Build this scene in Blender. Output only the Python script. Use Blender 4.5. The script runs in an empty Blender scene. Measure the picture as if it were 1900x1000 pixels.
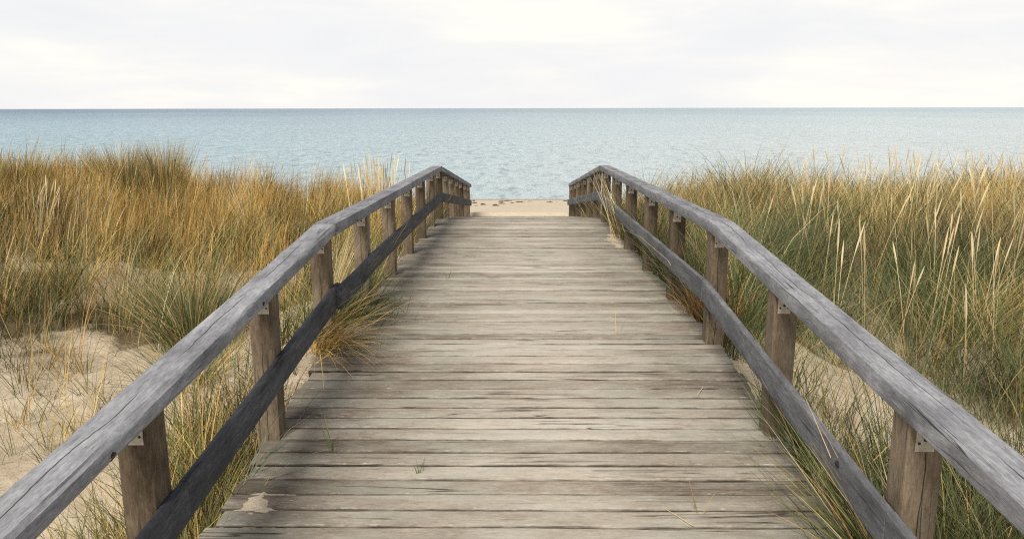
import bpy, math, random
import numpy as np
from mathutils import Vector, Matrix

R = math.radians
SC = bpy.context.scene
COL = SC.collection
rng = np.random.default_rng(11)
random.seed(5)

# ------------------------------------------------------------------ camera
EYE = 3.0                                   # eye height above the sea (z = 0)
cam_d = bpy.data.cameras.new('camera')
cam = bpy.data.objects.new('camera', cam_d)
COL.objects.link(cam)
cam_d.sensor_width = 36.0
cam_d.lens = 36.0 * 1435.0 / 1900.0
cam_d.clip_start = 0.05
cam_d.clip_end = 60000
cam.location = (0, 0, EYE)
_rot = Matrix.Rotation(R(0.48), 4, 'Z') @ Matrix.Rotation(R(90 - 11.77), 4, 'X') @ Matrix.Rotation(R(-0.10), 4, 'Z')
cam.rotation_euler = _rot.to_euler()
SC.camera = cam

# ------------------------------------------------------------------ light
SUN_EL, SUN_AZ = 52.0, 200.0                # azimuth clockwise from +Y: behind the viewer, to the left
SC.view_settings.view_transform = 'Standard'
SC.view_settings.look = 'None'
SC.view_settings.exposure = 0.0
SC.view_settings.gamma = 1.0
SC.cycles.use_denoising = False            # keep the fine texture of grass and weathered wood
SC.cycles.filter_width = 1.2
SC.cycles.sample_clamp_indirect = 4.0

sd = bpy.data.lights.new('sun', 'SUN')
sun = bpy.data.objects.new('sun', sd)
COL.objects.link(sun)
sd.energy = 4.5
sd.angle = R(25)
sd.color = (1.0, 0.93, 0.82)
sv = Vector((math.sin(R(SUN_AZ)) * math.cos(R(SUN_EL)), math.cos(R(SUN_AZ)) * math.cos(R(SUN_EL)), math.sin(R(SUN_EL))))
sun.rotation_euler = sv.to_track_quat('Z', 'Y').to_euler()
sun.location = (-6, -6, 12)

W = bpy.data.worlds.new('World')
SC.world = W
W.use_nodes = True
nt = W.node_tree
nt.nodes.clear()


class NT:
    """tiny node-tree helper"""
    def __init__(self, tree):
        self.t = tree

    def n(self, typ, **kw):
        nd = self.t.nodes.new(typ)
        for k, v in kw.items():
            if k.startswith('i_'):
                nd.inputs[int(k[2:])].default_value = v
            else:
                setattr(nd, k, v)
        return nd

    def l(self, a, b):
        self.t.links.new(a, b)

    def setin(self, sock, v):
        if hasattr(v, 'is_output') or hasattr(v, 'links'):
            self.l(v, sock)
        else:
            sock.default_value = v

    def math(self, op, a, b=0.0, c=None, clamp=False):
        nd = self.n('ShaderNodeMath', operation=op, use_clamp=clamp)
        self.setin(nd.inputs[0], a)
        self.setin(nd.inputs[1], b)
        if c is not None:
            self.setin(nd.inputs[2], c)
        return nd.outputs[0]

    def vmul(self, v, s):
        nd = self.n('ShaderNodeVectorMath', operation='MULTIPLY')
        self.l(v, nd.inputs[0])
        nd.inputs[1].default_value = s
        return nd.outputs[0]

    def vadd(self, a, b):
        nd = self.n('ShaderNodeVectorMath', operation='ADD')
        self.l(a, nd.inputs[0])
        self.setin(nd.inputs[1], b)
        return nd.outputs[0]

    def noise(self, v, scale=1.0, detail=4.0, rough=0.55, dist=0.0):
        nd = self.n('ShaderNodeTexNoise')
        if v is not None:
            self.l(v, nd.inputs['Vector'])
        nd.inputs['Scale'].default_value = scale
        nd.inputs['Detail'].default_value = detail
        nd.inputs['Roughness'].default_value = rough
        nd.inputs['Distortion'].default_value = dist
        return nd.outputs['Fac']

    def ramp(self, f, stops, interp='LINEAR'):
        nd = self.n('ShaderNodeValToRGB')
        nd.color_ramp.interpolation = interp
        el = nd.color_ramp.elements
        while len(el) < len(stops):
            el.new(0.5)
        for e, (p, c) in zip(el, stops):
            e.position = p
            e.color = c if len(c) == 4 else (*c, 1)
        self.l(f, nd.inputs[0])
        return nd.outputs[0]

    def remap(self, f, a, b, c=0.0, d=1.0):
        nd = self.n('ShaderNodeMapRange', clamp=True)
        self.l(f, nd.inputs[0])
        for i, v in enumerate((a, b, c, d)):
            nd.inputs[i + 1].default_value = v
        return nd.outputs[0]

    def mix(self, f, a, b, mode='MIX'):
        nd = self.n('ShaderNodeMix', data_type='RGBA', blend_type=mode)
        self.setin(nd.inputs[0], f)
        for s, v in ((nd.inputs[6], a), (nd.inputs[7], b)):
            if isinstance(v, tuple):
                s.default_value = v if len(v) == 4 else (*v, 1)
            else:
                self.l(v, s)
        return nd.outputs[2]


g = NT(nt)
sky = g.n('ShaderNodeTexSky', sky_type='NISHITA', sun_disc=False)
sky.sun_elevation = R(SUN_EL)
sky.sun_rotation = R(SUN_AZ)
sky.air_density = 1.0
sky.dust_density = 1.5
sky_s = g.vmul(sky.outputs[0], (0.11, 0.11, 0.11))
tc = g.n('ShaderNodeTexCoord').outputs['Generated']
sx = g.n('ShaderNodeSeparateXYZ')
g.l(tc, sx.inputs[0])
# thin bright cloud sheet: warm-white puffs, faint lilac-grey hollows, opening to blue and dimmed overhead to cut fill light
cv = g.vmul(tc, (3.0, 3.0, 14.0))
c1 = g.noise(cv, 1.1, 6, 0.55, 0.3)
c2 = g.noise(g.vadd(g.vmul(tc, (2.0, 2.0, 17.0)), (3.1, 1.7, 0.4)), 1.3, 5, 0.5, 0.4)
cloud = g.ramp(c1, [(0.34, (0.855, 0.860, 0.880)), (0.49, (0.90, 0.898, 0.893)), (0.62, (1.0, 0.962, 0.90))])
cloud = g.mix(g.remap(c2, 0.5, 0.66, 0.0, 0.6), cloud, (0.865, 0.868, 0.90))
lift = g.remap(sx.outputs[2], 0.18, 0.60, 1.05, 0.28)
cm = g.n('ShaderNodeVectorMath', operation='SCALE')
g.l(cloud, cm.inputs[0])
g.l(lift, cm.inputs['Scale'])
cover = g.remap(sx.outputs[2], 0.2, 0.6, 0.98, 0.50)
final = g.mix(cover, sky_s, cm.outputs[0])
bg = g.n('ShaderNodeBackground')
bg.inputs[1].default_value = 1.0
g.l(final, bg.inputs[0])
wo = g.n('ShaderNodeOutputWorld')
g.l(bg.outputs[0], wo.inputs[0])


# ------------------------------------------------------------------ helpers
def mat(name):
    m = bpy.data.materials.new(name)
    m.use_nodes = True
    m.node_tree.nodes.clear()
    return m, NT(m.node_tree)


def link_mesh(name, V, F, mats, parent=None, origin=(0, 0, 0), attrs=None, smooth=False, midx=None):
    me = bpy.data.meshes.new(name)
    o3 = np.asarray(origin, dtype=float)
    V = np.asarray(V, dtype=float) - o3
    me.from_pydata(V.tolist(), [], [list(map(int, f)) for f in F])
    finish(me, mats, attrs, smooth, midx)
    return link_obj(name, me, parent, origin)


def quad_mesh(name, V, Q, mats, parent=None, origin=(0, 0, 0), attrs=None, smooth=False, midx=None):
    """fast path: all quads, numpy arrays"""
    me = bpy.data.meshes.new(name)
    V = np.asarray(V, dtype=np.float32) - np.asarray(origin, dtype=np.float32)
    Q = np.asarray(Q, dtype=np.int32)
    me.vertices.add(len(V))
    me.vertices.foreach_set('co', V.ravel())
    me.loops.add(Q.size)
    me.loops.foreach_set('vertex_index', Q.ravel())
    me.polygons.add(len(Q))
    me.polygons.foreach_set('loop_start', np.arange(0, Q.size, 4, dtype=np.int32))
    me.polygons.foreach_set('loop_total', np.full(len(Q), 4, dtype=np.int32))
    me.update(calc_edges=True)
    finish(me, mats, attrs, smooth, midx)
    return link_obj(name, me, parent, origin)


def finish(me, mats, attrs, smooth, midx):
    for m in (mats if isinstance(mats, (list, tuple)) else [mats]):
        me.materials.append(m)
    for k, (typ, arr) in (attrs or {}).items():
        a = me.attributes.new(k, typ, 'POINT')
        arr = np.asarray(arr, dtype=np.float32).ravel()
        a.data.foreach_set({'FLOAT': 'value', 'FLOAT_VECTOR': 'vector', 'FLOAT_COLOR': 'color'}[typ], arr)
    if smooth:
        me.polygons.foreach_set('use_smooth', np.ones(len(me.polygons), dtype=bool))
    if midx is not None:
        me.polygons.foreach_set('material_index', np.asarray(midx, dtype=np.int32))
    me.update()


def link_obj(name, data, parent, origin):
    o = bpy.data.objects.new(name, data)
    COL.objects.link(o)
    if parent is not None:
        o.parent = parent
        o.location = Vector(origin) - Vector(parent['_at'])
    else:
        o.location = origin
    return o


def thing(name, label, cat, loc, group=None):
    o = bpy.data.objects.new(name, None)
    COL.objects.link(o)
    o.empty_display_size = 0.2
    o.location = loc
    o['_at'] = list(loc)
    return tag(o, label, cat, group)


def tag(o, label, cat, group=None):
    o['label'] = label
    o['category'] = cat
    if group:
        o['group'] = group
    return o


def kind(o, k, label=None, cat=None):
    o['kind'] = k
    if label:
        o['label'] = label
        o['category'] = cat
    return o


_perm = np.random.default_rng(3).random((256, 256))


def vnoise(x, y, s=1.0, seed=0):
    """smooth value noise 0..1"""
    x = np.asarray(x, float) / s + 17.3 * seed
    y = np.asarray(y, float) / s + 9.1 * seed
    xi, yi = np.floor(x).astype(int), np.floor(y).astype(int)
    fx, fy = x - xi, y - yi
    fx, fy = fx * fx * (3 - 2 * fx), fy * fy * (3 - 2 * fy)
    P = lambda a, b: _perm[a % 256, b % 256]
    return (P(xi, yi) * (1 - fx) + P(xi + 1, yi) * fx) * (1 - fy) + (P(xi, yi + 1) * (1 - fx) + P(xi + 1, yi + 1) * fx) * fy


def fnoise(x, y, s=1.0, seed=0, octv=3):
    t, a, n = 0, 1.0, 0
    for k in range(octv):
        t = t + a * vnoise(x, y, s / 2 ** k, seed + k)
        n += a
        a *= 0.5
    return t / n


def sstep(a, b, x):
    t = np.clip((np.asarray(x, float) - a) / (b - a), 0, 1)
    return t * t * (3 - 2 * t)


# ------------------------------------------------------------------ layout
Y0, B1, B2, Y3 = -1.6, 4.45, 11.0, 17.6          # boardwalk start, ramp top, crest, foot on the beach
S1, S2, S3 = 0.0735, -0.0200, -0.133
DZ1 = EYE - 1.415                                  # deck height at the top of the ramp


def deckz(y):
    y = np.asarray(y, float)
    a = DZ1 + (y - B1) * S1
    b = DZ1 + (y - B1) * S2
    c = DZ1 + (B2 - B1) * S2 + (y - B2) * S3
    return np.where(y < B1, a, np.where(y < B2, b, c))


XL, XR = -1.166, 1.234
RAIL = 0.758                                       # handrail top above the deck


def ground(x, y):
    x = np.asarray(x, float)
    y = np.asarray(y, float)
    d = np.where(x < 0, -x - 1.25, x - 1.30)       # distance outside the deck edge
    # left hollow and dune
    crestL = EYE - 1.78 + 0.36 * sstep(2.5, 8.5, -x)
    zl = (EYE - 1.95) + (crestL - (EYE - 1.95)) * sstep(6.0, 11.8, y)
    crestR = EYE - 1.53 - 0.02 * sstep(2, 6, x)
    zr = (EYE - 1.90) + (crestR - (EYE - 1.90)) * sstep(4.6, 9.2, y)
    zz = np.where(x < 0, zl, zr)
    zz = zz + 0.16 * (fnoise(x, y, 2.3, 1) - 0.5) * sstep(0.2, 1.2, d) + 0.22 * (fnoise(x, y, 5.0, 4, 2) - 0.5) * sstep(5, 9, y)
    # the sea side: fall to the beach
    crest_y = np.where(x < 0, 13.6, 12.2) + 1.2 * (vnoise(x, 0 * x, 3.0, 7) - 0.5)
    beach = 0.62 - (y - 18.0) * 0.0775
    beach = np.where(y > 30, 0.62 - 12 * 0.0775 - (y - 30) * 0.03, beach)
    zz = zz + (beach - zz) * sstep(0.0, 5.0, y - crest_y)
    # under and along the boardwalk: sand lies just below the planks
    gap = 0.42 - 0.30 * sstep(2.6, 4.6, y) + 0.05 * sstep(6, 9, y) + 0.3 * sstep(11.5, 13, y) - 0.35 * sstep(14, 17, y)
    under = deckz(np.minimum(y, Y3)) - gap
    under = np.where(y > Y3, beach, under)
    w = 1 - sstep(0.0, 1.5, d + 0.25 * (vnoise(x, y, 0.8, 5) - 0.5))
    zz = zz * (1 - w) + under * w
    # drift over the left edge of the deck
    m = np.exp(-(((x + 1.42) / 0.30) ** 2 + ((y - 4.75) / 0.75) ** 2))
    zz = zz + 0.10 * m
    far = sstep(-2, -6, y)
    return zz * (1 - far) + (EYE - 2.0) * far


# ------------------------------------------------------------------ materials
def wood_mat(name, cols, streak=0.6, crack=False, dirt=None, bump=0.5, rough=0.85, deck=False):
    """weathered timber: gc = (along, across, up) in metres, off = shift per piece, tone = piece tone"""
    m, g = mat(name)
    gc = g.n('ShaderNodeAttribute', attribute_name='gc').outputs['Vector']
    off = g.n('ShaderNodeAttribute', attribute_name='off').outputs['Vector']
    tone = g.n('ShaderNodeAttribute', attribute_name='tone').outputs['Fac']
    v = g.vadd(gc, off)
    broad = g.noise(g.vmul(v, (2.6, 13, 13)), 1.0, 5, 0.65, 0.7)
    grain = g.noise(g.vmul(v, (20, 80, 80)), 1.0, 6, 0.76, 0.5)
    fibre = g.noise(g.vmul(v, (18, 240, 240)), 1.0, 3, 0.6)
    blotch = g.noise(g.vmul(v, (1, 1, 1)), 3.2, 5, 0.6)
    pits = g.noise(g.vmul(v, (65, 110, 110)), 1.0, 4, 0.7)
    f = g.math('ADD', g.math('MULTIPLY', broad, 0.34), g.math('MULTIPLY', grain, 0.36))
    f = g.math('ADD', f, g.math('ADD', g.math('MULTIPLY', fibre, 0.16), g.math('MULTIPLY', pits, 0.14)))
    f = g.math('ADD', g.math('MULTIPLY', g.math('SUBTRACT', f, 0.5), 1.25), 0.5)
    f = g.math('ADD', f, g.math('MULTIPLY', g.math('SUBTRACT', tone, 0.5), 0.26))
    col = g.ramp(f, [(0.30, cols[0]), (0.46, cols[1]), (0.58, cols[2]), (0.75, cols[3])])
    col = g.mix(g.remap(blotch, 0.46, 0.72, 0, streak), col, cols[0])
    col = g.mix(g.remap(pits, 0.60, 0.72, 0, 0.55), col, cols[0])
    if deck:
        # trodden middle is bleached and sandy, the edges keep dirt and algae
        pos = g.n('ShaderNodeTexCoord').outputs['Object']
        sp = g.n('ShaderNodeSeparateXYZ')
        g.l(pos, sp.inputs[0])
        wob = g.noise(g.vmul(pos, (1.2, 0.9, 1)), 1.3, 4, 0.6)
        ax = g.math('ABSOLUTE', g.math('SUBTRACT', sp.outputs[0], 0.10))
        e = g.math('ADD', ax, g.math('MULTIPLY', g.math('SUBTRACT', wob, 0.5), 0.9))
        edge = g.remap(g.math('ADD', e, g.remap(sp.outputs[1], 3.0, 8.0, 0.0, 0.22)), 0.30, 1.15, 0, 1)
        pale = g.ramp(f, [(0.30, (0.225, 0.188, 0.146)), (0.46, (0.370, 0.322, 0.260)), (0.64, (0.53, 0.485, 0.41))])
        col = g.mix(g.math('MULTIPLY', g.math('SUBTRACT', 1.0, edge), 0.93), col, pale)
        flake = g.noise(g.vmul(v, (30, 90, 90)), 1.0, 5, 0.74, 0.4)
        fl = g.math('MULTIPLY', g.remap(flake, 0.60, 0.70, 0, 1), g.remap(edge, 0.1, 0.8, 0.12, 0.75))
        col = g.mix(fl, col, (0.50, 0.45, 0.36))
        dk = g.noise(g.vmul(v, (22, 70, 70)), 1.0, 5, 0.76, 0.5)
        dkf = g.math('MULTIPLY', g.remap(dk, 0.56, 0.72, 0, 0.85), g.remap(edge, 0.0, 0.8, 0.35, 1.0))
        col = g.mix(dkf, col, (0.085, 0.068, 0.052))
        hue = g.noise(g.vmul(pos, (1.5, 4, 1)), 1.6, 3, 0.5)
        col = g.mix(g.remap(hue, 0.40, 0.62, 0, 0.30), col, (0.43, 0.445, 0.385), 'MIX')
    if deck:
        se = g.n('ShaderNodeSeparateXYZ')
        g.l(gc, se.inputs[0])
        brk = g.noise(g.vmul(v, (7, 30, 30)), 1.0, 4, 0.65)
        ed = g.math('ADD', g.math('ABSOLUTE', se.outputs[1]), g.math('MULTIPLY', g.math('SUBTRACT', brk, 0.5), 0.016))
        col = g.mix(g.math('MULTIPLY', g.remap(ed, 0.0462, 0.0515, 0.0, 0.85), g.remap(g.noise(g.vmul(v, (3, 9, 9)), 1.0, 3, 0.6), 0.34, 0.50, 0.20, 1.0)), col, (0.045, 0.034, 0.025))
        frz = g.noise(g.vmul(v, (20, 26, 26)), 1.0, 3, 0.6)
        col = g.mix(g.math('MULTIPLY', g.remap(g.math('ABSOLUTE', g.math('ADD', se.outputs[1], 0.043)), 0.0, 0.006, 0.55, 0.0), g.remap(frz, 0.55, 0.65, 0, 1)), col, (0.62, 0.57, 0.48))
    # cracks that run with the grain
    cn = g.noise(g.vmul(v, (0.55, 16, 16)), 1.0, 3, 0.5, 0.6)
    cr = g.math('SUBTRACT', 1.0, g.remap(g.math('ABSOLUTE', g.math('SUBTRACT', cn, 0.5)), 0.0, 0.014, 0, 1))
    cr = g.math('MULTIPLY', cr, g.remap(g.noise(g.vmul(v, (1.7, 7, 7)), 1.0, 2), 0.50, 0.60, 0, 1))
    if crack:
        sg = g.n('ShaderNodeSeparateXYZ')
        g.l(gc, sg.inputs[0])
        sv_ = g.n('ShaderNodeCombineXYZ')
        so = g.n('ShaderNodeSeparateXYZ')
        g.l(off, so.inputs[0])
        al = g.math('ADD', sg.outputs[0], so.outputs[0])
        g.l(al, sv_.inputs[0])
        line = g.noise(sv_.outputs[0], 2.1, 4, 0.55)
        dist = g.math('ABSOLUTE', g.math('SUBTRACT', sg.outputs[1], g.math('MULTIPLY', g.math('SUBTRACT', line, 0.5), 0.07)))
        big = g.math('SUBTRACT', 1.0, g.remap(dist, 0.0006, 0.0026, 0, 1))
        gate = g.remap(g.noise(g.vadd(sv_.outputs[0], (5.3, 0, 0)), 1.1, 2), 0.42, 0.50, 0, 1)
        cr = g.math('MAXIMUM', cr, g.math('MULTIPLY', big, gate))
    col = g.mix(g.math('MULTIPLY', cr, 0.9), col, (0.018, 0.014, 0.011))
    b = g.n('ShaderNodeBsdfPrincipled')
    g.l(col, b.inputs['Base Color'])
    b.inputs['Roughness'].default_value = rough
    b.inputs['Specular IOR Level'].default_value = 0.25
    h = g.math('ADD', g.math('MULTIPLY', grain, 0.5), g.math('MULTIPLY', fibre, 0.35))
    h = g.math('SUBTRACT', h, g.math('MULTIPLY', cr, 1.6))
    bp = g.n('ShaderNodeBump')
    bp.inputs['Strength'].default_value = bump
    bp.inputs['Distance'].default_value = 0.004
    g.l(h, bp.inputs['Height'])
    g.l(bp.outputs[0], b.inputs['Normal'])
    o = g.n('ShaderNodeOutputMaterial')
    g.l(b.outputs[0], o.inputs[0])
    return m


M_deck = wood_mat('weathered_deck_wood', [(0.075, 0.060, 0.045), (0.155, 0.128, 0.099), (0.255, 0.217, 0.172), (0.38, 0.335, 0.275)], 0.45, bump=0.8, deck=True)
M_rail = wood_mat('silver_grey_wood', [(0.080, 0.081, 0.087), (0.200, 0.203, 0.215), (0.325, 0.330, 0.348), (0.55, 0.555, 0.57)], 0.6, crack=True, bump=0.6)
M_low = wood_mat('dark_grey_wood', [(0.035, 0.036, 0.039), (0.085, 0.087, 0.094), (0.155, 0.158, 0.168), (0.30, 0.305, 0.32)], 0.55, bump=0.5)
M_post = wood_mat('brown_grey_wood', [(0.050, 0.036, 0.023), (0.130, 0.097, 0.063), (0.225, 0.176, 0.122), (0.37, 0.305, 0.225)], 0.6, crack=True, bump=0.5)
M_beam = wood_mat('dark_beam_wood', [(0.05, 0.04, 0.03), (0.10, 0.082, 0.062), (0.15, 0.125, 0.10), (0.2, 0.17, 0.14)], 0.4, bump=0.4)  # darker brown timber for the joists


def simple(name, c, rough=0.7, metal=0.0, nscale=30, var=0.25):
    m, g = mat(name)
    tcn = g.n('ShaderNodeTexCoord').outputs['Object']
    n = g.noise(tcn, nscale, 4, 0.6)
    col = g.mix(g.remap(n, 0.35, 0.7, 0, 1), tuple(v * (1 - var) for v in c), tuple(min(1, v * (1 + var)) for v in c))
    b = g.n('ShaderNodeBsdfPrincipled')
    g.l(col, b.inputs['Base Color'])
    b.inputs['Roughness'].default_value = rough
    b.inputs['Metallic'].default_value = metal
    o = g.n('ShaderNodeOutputMaterial')
    g.l(b.outputs[0], o.inputs[0])
    return m


M_brkt = simple('dull_zinc', (0.52, 0.47, 0.38), 0.55, 0.0, 60, 0.2)
M_hole = simple('dark_screw', (0.03, 0.026, 0.022), 0.6)
M_knot = simple('dark_knot_wood', (0.028, 0.021, 0.016), 0.9, 0, 90, 0.5)
M_weed = simple('dry_seaweed', (0.12, 0.085, 0.055), 0.9, 0, 20, 0.5)
M_bird = simple('bird_feathers', (0.10, 0.10, 0.11), 0.8)
M_twig = simple('dead_twig', (0.075, 0.05, 0.032), 0.9, 0, 30, 0.5)


def sand_mat():
    m, g = mat('dune_sand')
    p = g.n('ShaderNodeTexCoord').outputs['Object']
    sp = g.n('ShaderNodeSeparateXYZ')
    g.l(p, sp.inputs[0])
    big = g.noise(p, 0.9, 5, 0.6)
    mid = g.noise(p, 7, 5, 0.6, 0.3)
    fine = g.noise(p, 260, 3, 0.7)
    speck = g.noise(p, 55, 3, 0.6)
    f = g.math('ADD', g.math('MULTIPLY', big, 0.5), g.math('MULTIPLY', mid, 0.5))
    col = g.ramp(f, [(0.34, (0.33, 0.262, 0.175)), (0.5, (0.455, 0.38, 0.272)), (0.66, (0.55, 0.478, 0.362))])
    col = g.mix(g.remap(fine, 0.35, 0.7, 0, 0.45), col, (0.58, 0.50, 0.38))
    col = g.mix(g.remap(speck, 0.64, 0.72, 0, 0.7), col, (0.14, 0.095, 0.055))
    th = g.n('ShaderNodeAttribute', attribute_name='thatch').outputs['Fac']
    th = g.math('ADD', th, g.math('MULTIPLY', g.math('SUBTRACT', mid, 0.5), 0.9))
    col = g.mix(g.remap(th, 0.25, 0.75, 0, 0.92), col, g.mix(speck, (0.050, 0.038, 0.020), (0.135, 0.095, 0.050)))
    # damp band and bleached beach nearer the water
    wet = g.remap(g.math('ADD', sp.outputs[2], g.math('MULTIPLY', g.math('SUBTRACT', big, 0.5), 0.06)), 0.03, 0.11, 0.75, 0.0)
    col = g.mix(wet, col, (0.19, 0.155, 0.115))
    dry = g.remap(sp.outputs[1], 15, 18, 0, 0.55)
    dry = g.math('MULTIPLY', dry, g.math('SUBTRACT', 1.0, wet))
    col = g.mix(dry, col, (0.60, 0.52, 0.41))
    b = g.n('ShaderNodeBsdfPrincipled')
    g.l(col, b.inputs['Base Color'])
    b.inputs['Roughness'].default_value = 0.95
    b.inputs['Specular IOR Level'].default_value = 0.1
    h = g.math('ADD', g.math('MULTIPLY', g.noise(p, 14, 4, 0.6), 1.0), g.math('MULTIPLY', g.noise(p, 90, 3, 0.7), 0.25))
    bp = g.n('ShaderNodeBump')
    bp.inputs['Strength'].default_value = 0.7
    bp.inputs['Distance'].default_value = 0.03
    g.l(h, bp.inputs['Height'])
    g.l(bp.outputs[0], b.inputs['Normal'])
    o = g.n('ShaderNodeOutputMaterial')
    g.l(b.outputs[0], o.inputs[0])
    return m


M_sand = sand_mat()


def sea_mat():
    m, g = mat('sea_water')
    p = g.n('ShaderNodeTexCoord').outputs['Object']
    sp = g.n('ShaderNodeSeparateXYZ')
    g.l(p, sp.inputs[0])
    x, y = sp.outputs[0], sp.outputs[1]
    # pale over the sandy shallows, bluer over deep water; brighter cloud reflection painted in towards the right
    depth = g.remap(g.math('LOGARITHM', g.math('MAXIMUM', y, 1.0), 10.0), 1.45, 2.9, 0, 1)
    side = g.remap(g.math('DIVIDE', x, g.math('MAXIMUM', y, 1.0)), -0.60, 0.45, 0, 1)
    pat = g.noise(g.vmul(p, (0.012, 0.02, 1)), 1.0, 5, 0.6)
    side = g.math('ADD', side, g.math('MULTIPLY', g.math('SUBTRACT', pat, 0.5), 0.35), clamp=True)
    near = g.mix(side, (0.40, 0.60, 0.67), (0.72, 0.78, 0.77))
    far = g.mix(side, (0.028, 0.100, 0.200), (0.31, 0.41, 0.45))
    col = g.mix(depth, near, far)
    w1 = g.noise(g.vmul(p, (1.1, 0.30, 1)), 1.0, 8, 0.84)
    w2 = g.noise(g.vmul(p, (2.2, 0.8, 1)), 1.0, 5, 0.7)
    w3 = g.noise(g.vmul(p, (0.010, 0.0035, 1)), 1.0, 8, 0.72)
    chop = g.math('ADD', g.math('MULTIPLY', w1, 0.5), g.math('ADD', g.math('MULTIPLY', w2, 0.35), g.math('MULTIPLY', w3, 0.15)))
    # wave shading painted into the colour: dark troughs, crests pale with sky light
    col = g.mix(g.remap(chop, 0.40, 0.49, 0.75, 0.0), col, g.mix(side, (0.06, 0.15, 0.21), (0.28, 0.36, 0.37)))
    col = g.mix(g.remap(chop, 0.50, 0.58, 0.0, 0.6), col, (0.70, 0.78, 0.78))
    b = g.n('ShaderNodeBsdfPrincipled')
    g.l(col, b.inputs['Base Color'])
    b.inputs['Roughness'].default_value = 0.32
    b.inputs['IOR'].default_value = 1.33
    b.inputs['Specular IOR Level'].default_value = 0.35
    bp = g.n('ShaderNodeBump')
    bp.inputs['Strength'].default_value = 1.0
    bp.inputs['Distance'].default_value = 0.6
    g.l(chop, bp.inputs['Height'])
    g.l(bp.outputs[0], b.inputs['Normal'])
    o = g.n('ShaderNodeOutputMaterial')
    g.l(b.outputs[0], o.inputs[0])
    return m


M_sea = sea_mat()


def grass_mat():
    m, g = mat('marram_grass')
    c = g.n('ShaderNodeAttribute', attribute_name='col').outputs['Color']
    d = g.n('ShaderNodeBsdfPrincipled')
    g.l(c, d.inputs['Base Color'])
    d.inputs['Roughness'].default_value = 0.6
    d.inputs['Specular IOR Level'].default_value = 0.25
    t = g.n('ShaderNodeBsdfTranslucent')
    g.l(c, t.inputs[0])
    mx = g.n('ShaderNodeMixShader')
    mx.inputs[0].default_value = 0.13
    g.l(d.outputs[0], mx.inputs[1])
    g.l(t.outputs[0], mx.inputs[2])
    o = g.n('ShaderNodeOutputMaterial')
    g.l(mx.outputs[0], o.inputs[0])
    return m


M_grass = grass_mat()

# ------------------------------------------------------------------ ground and sea
def axis(parts):
    out = []
    for a, b, s in parts:
        out.append(np.arange(a, b - 1e-6, s))
    out.append(np.array([parts[-1][1]]))
    return np.concatenate(out)


gx = axis([(-400, -60, 34), (-60, -16, 2.2), (-16, -6, 0.25), (-6, 6, 0.06), (6, 16, 0.25), (16, 60, 2.2), (60, 400, 34)])
gy = axis([(-60, -6, 3), (-6, 0, 0.3), (0, 9, 0.06), (9, 31, 0.2), (31, 80, 2.0)])
GX, GY = np.meshgrid(gx, gy)
GZ = ground(GX, GY)
clods = (fnoise(GX, GY, 0.26, 21, 3) - 0.5) * 0.085 + (fnoise(GX, GY, 0.85, 24, 2) - 0.5) * 0.07
clods = clods * sstep(1.15, 1.6, np.abs(GX)) * (1 - sstep(9, 12, GY))
GZ = GZ + clods
nx_, ny_ = len(gx), len(gy)
idx = np.arange(nx_ * ny_).reshape(ny_, nx_)
Q = np.stack([idx[:-1, :-1], idx[:-1, 1:], idx[1:, 1:], idx[1:, :-1]], -1).reshape(-1, 4)
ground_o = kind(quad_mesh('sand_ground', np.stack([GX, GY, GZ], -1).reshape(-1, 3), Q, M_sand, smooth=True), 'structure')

sxs = axis([(-30000, -3000, 3000), (-3000, -300, 300), (-300, 300, 60), (300, 3000, 300), (3000, 30000, 3000)])
sys_ = axis([(22, 100, 13), (100, 1000, 150), (1000, 30000, 2900)])
SX, SY = np.meshgrid(sxs, sys_)
idx = np.arange(SX.size).reshape(SX.shape)
Q = np.stack([idx[:-1, :-1], idx[:-1, 1:], idx[1:, 1:], idx[1:, :-1]], -1).reshape(-1, 4)
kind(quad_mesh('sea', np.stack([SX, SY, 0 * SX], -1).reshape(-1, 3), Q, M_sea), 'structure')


# ------------------------------------------------------------------ timber builders
def ring_rect(w, h, r, n=3):
    """rounded rectangle, centred; list of (u, v)"""
    pts = []
    for cx, cy, a0 in ((w / 2 - r, h / 2 - r, 0), (-w / 2 + r, h / 2 - r, 90), (-w / 2 + r, -h / 2 + r, 180), (w / 2 - r, -h / 2 + r, 270)):
        for k in range(n + 1):
            a = R(a0 + 90 * k / n)
            pts.append((cx + r * math.cos(a), cy + r * math.sin(a)))
    # extra points along the long faces
    out = []
    for i, p in enumerate(pts):
        q = pts[(i + 1) % len(pts)]
        out.append(p)
        L = math.hypot(q[0] - p[0], q[1] - p[1])
        k = int(L / 0.03)
        for j in range(1, k):
            out.append((p[0] + (q[0] - p[0]) * j / k, p[1] + (q[1] - p[1]) * j / k))
    return np.array(out)


_pc = [0]


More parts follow.
